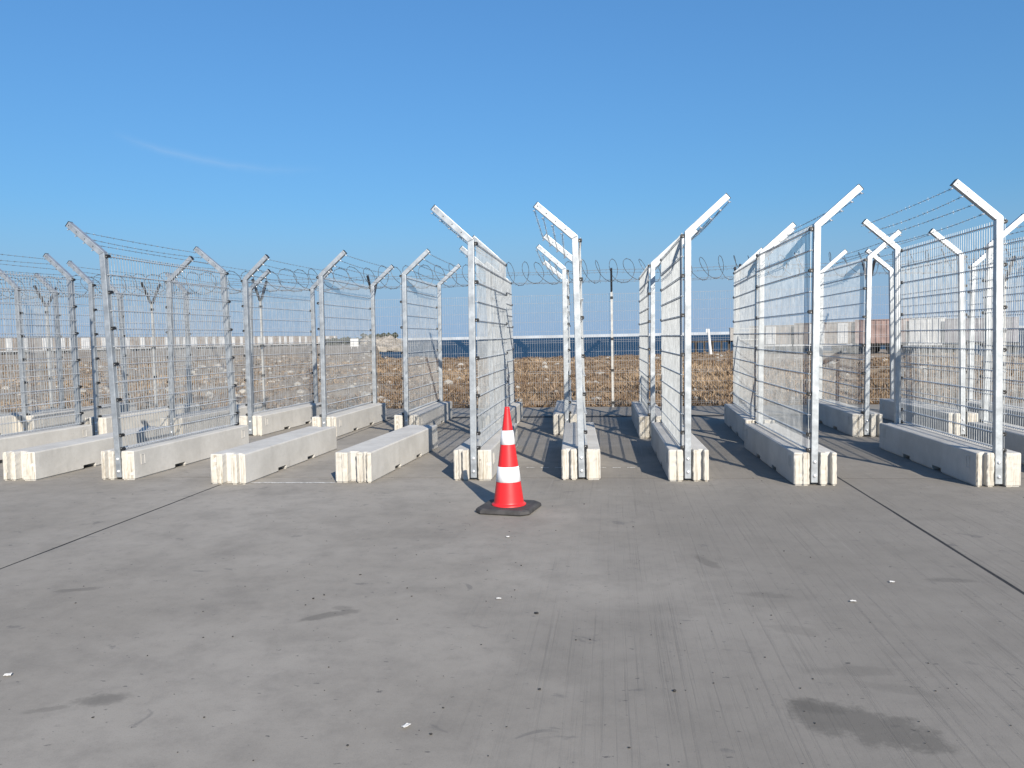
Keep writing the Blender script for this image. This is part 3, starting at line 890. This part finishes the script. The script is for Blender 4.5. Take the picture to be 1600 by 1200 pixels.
FENCES = [  # x, y of the near post, heading clockwise from +Y, lean, arm side, label
    (3.644, 8.053, -.79, -.6, 'L', 'front row mesh fence with tall arm bent left before the right train'),
    (1.967, 8.099, -1.10, 0.0, 'R', 'front row mesh fence with arm bent right beside the long ground joint'),
    (0.769, 8.309, -1.04, -.2, 'R', 'front row mesh fence with arm bent right, next to the edge-on one'),
    (-0.320, 8.379, -2.60, -.2, 'L', 'front row mesh fence seen almost edge-on, first one right of the traffic cone'),
    (-1.466, 8.335, -.57, 1.16, 'L', 'front row mesh fence standing directly behind the traffic cone, arm bent left'),
    (-5.505, 8.319, 2.37, -1.26, 'L', 'front row mesh fence tilting left, between two bare concrete blocks'),
    (4.894, 11.855, -1.66, -.54, 'L', 'back row mesh fence with arms bent left, seen through the rightmost front fence'),
    (3.595, 11.842, .04, .07, 'R', 'back row mesh fence bent right, standing between the two rightmost front fences'),
    (2.001, 11.127, 1.72, 0.0, 'R', 'back row mesh fence in line behind the front fence by the ground joint'),
    (0.590, 11.760, -.91, 0.0, 'R', 'back row mesh fence bent right, next to the lone perimeter post in the gap'),
    (-0.683, 12.208, -2.60, .5, 'L', 'back row mesh fence seen edge-on, left of the edge-on front fence'),
    (-3.209, 12.228, -.03, 0.0, 'R', 'back row mesh fence bent right, behind the bare block nearest the cone'),
    (-4.479, 12.020, .97, 0.0, 'R', 'back row mesh fence bent right, in front of the rocky spit'),
    (-5.822, 12.295, 3.02, -.57, 'R', 'back row mesh fence bent right, just right of the tilting front fence'),
    (-7.049, 12.064, 3.36, .94, 'R', 'back row mesh fence bent right, seen through the tilting front fence'),
    (-8.453, 12.210, 4.79, .98, 'L', 'back row mesh fence bent left, just left of the tilting front fence'),
    (4.702, 8.096, -.80, 0.0, 'R', 'front row mesh fence cut off by the right edge, its arm bent right'),
    (-8.171, 8.536, 4.40, 0.0, 'L', 'front row mesh fence cut off by the left edge, only its far post in view'),
    (5.883, 11.362, -.60, 0.0, 'R', 'back row mesh fence cut off by the right edge of the photo'),
    (-1.801, 11.997, -.50, 0.0, 'L', 'back row mesh fence half hidden behind the fence at the traffic cone'),
    (-10.113, 12.671, 5.20, 0.0, 'L', 'back row mesh fence with its near post close to the left edge of the photo'),
    (-10.631, 11.442, 5.40, 0.0, 'L', 'back row mesh fence entering from the left edge, near post out of view'),
]
for i, (x, y, hd, lean, side, label) in enumerate(FENCES):
    o = fence0 if i == 0 else copy_tree(fence0)
    a = -R(hd)
    if side == 'L':
        o.location = (x, y, 0); o.rotation_euler = (0, 0, a)
    else:                                         # the same unit turned end for end
        d = Vector((-math.sin(a), math.cos(a), 0)) * SP
        o.location = Vector((x, y, 0)) + d; o.rotation_euler = (0, 0, a + math.pi)
    for ch in o.children:                         # the fence on its block is out of plumb by a degree or so
        if ch.name.startswith('concrete_base'):
            ch.data = block_me[i % 3]
        else:
            s = 1 if side == 'L' else -1
            ang_ = R(lean) * s
            m = Matrix.Rotation(ang_, 4, 'Y')
            ch.matrix_basis = m @ ch.matrix_basis
    tag(o, label, 'fence', FG)

BLOCKS = [(-6.66, 8.25, 2.4, 'L', 'bare concrete block at the left edge, in front of the other blocks'),
          (-4.10, 8.07, -1.5, 'R', 'bare concrete block standing over the end of the left ground joint'),
          (-2.74, 8.18, 3.0, 'R', 'bare concrete block with three ridges, nearest to the traffic cone')]
BLOCKS[1] = (-4.09, 8.07, 1.6, 'R', BLOCKS[1][4])
for i, (x, y, hd, side, label) in enumerate(BLOCKS):
    a = -R(hd)
    o = link('concrete_block', block_me[(i + 1) % 3])
    if side == 'L': o.location = (x, y, 0); o.rotation_euler = (0, 0, a)
    else:
        d = Vector((-math.sin(a), math.cos(a), 0)) * SP
        o.location = Vector((x, y, 0)) + d; o.rotation_euler = (0, 0, a + math.pi)
    tag(o, label, 'concrete block', 'bare concrete blocks')

# ------------------------------------------------------------------ traffic cone
cone = empty('traffic_cone', (-0.905, 6.875, 0), R(-18 + 7.1))
tag(cone, 'red traffic cone with two white bands on a black rubber base', 'traffic cone')
hb = .246; ch_ = .064
def octo(h, c): return [(-h + c, -h), (h - c, -h), (h, -h + c), (h, h - c), (h - c, h), (-h + c, h), (-h, h - c), (-h, -h + c)]
bs = MB()
rings = [(0.004, hb - .006), (.012, hb), (.034, hb - .004), (.046, hb - .018), (.048, hb - .030)]
for z, h_ in rings: bs.v += [(x, y, z) for x, y in octo(h_, ch_)]
for q in range(len(rings) - 1):
    for i in range(8):
        j = (i + 1) % 8; bs.f.append((q * 8 + i, q * 8 + j, (q + 1) * 8 + j, (q + 1) * 8 + i))
bs.f.append(tuple(range((len(rings) - 1) * 8, len(rings) * 8))); bs.f.append(tuple(range(8))[::-1])
bs.build('base', MAT['rubber'], cone)
def rad(z): return .135 - (.135 - .021) * (z - .048) / (.905 - .048)
bd = MB()
bd.lathe([(.152, .049), (.152, .056), (.143, .062), (rad(.066), .068)] + [(rad(z), z) for z in np.linspace(.08, .885, 14)] + [(.0235, .892), (.0215, .903), (.016, .906), (.014, .895), (.0135, .80)], 48)
bd.build('body', MAT['cone_red'], cone, smooth=True)
for z0, z1 in ((.256, .388), (.580, .702)):
    s = MB(); s.lathe([(rad(z0) + .0004, z0), (rad(z0) + .003, z0 + .001), (rad(z1) + .003, z1 - .001), (rad(z1) + .0004, z1)], 48); s.build('reflective_band', MAT['cone_white'], cone, smooth=True)

# ------------------------------------------------------------------ litter and grit on the ground
def scrap(x, y, sx, sy, label, ang_=0.0):
    m = MB(); n = 4; sx *= .7; sy *= .7
    for i in range(n + 1):
        for j in range(n + 1):
            m.v.append(((i / n - .5) * sx, (j / n - .5) * sy, .006 + random.uniform(0, .45) * min(sx, sy) * .5))
    for i in range(n):
        for j in range(n): k = i * (n + 1) + j; m.f.append((k, k + n + 1, k + n + 2, k + 1))
    o = m.build('paper_scrap', MAT['paper'], loc=(x, y, 0)); o.rotation_euler = (0, 0, ang_)
    md = o.modifiers.new('sheet', 'SOLIDIFY'); md.thickness = .002; md.offset = 1
    tag(o, label, 'litter', 'white scraps of litter')
scrap(-2.77, 3.27, .045, .03, 'crumpled white scrap on the ground by the left edge', .4)
scrap(-.79, 5.90, .035, .03, 'small white scrap lying just in front of the traffic cone', .2)
scrap(-.66, 4.48, .04, .02, 'flat white scrap in the middle of the bare ground', .1)
scrap(-.81, 2.95, .05, .025, 'torn white scrap at the bottom edge beside dark specks', 1.0)
scrap(1.65, 4.93, .04, .022, 'white scrap below the long ground joint, upper of the two', .1)
scrap(1.32, 4.56, .045, .022, 'white scrap below the long ground joint, lower of the two', .0)
gr = MB()
for k in range(260):
    y = 2.6 + 6.0 * random.random() ** 1.2; x = random.uniform(-.62, .62) * y - .12 * y
    rock_into(gr, (x, y, .003), random.choice((.002, .0025, .003, .005)), .6)
for x, y, s in ((-.42, 4.26, .013), (-1.71, 4.49, .009), (-1.62, 4.9, .008), (-.32, 3.32, .008), (-.70, 2.90, .008), (.25, 3.35, .011), (-1.75, 4.42, .009)): rock_into(gr, (x, y, .004), s, .5)
gr.build('grit', MAT['grit'], kind='stuff')
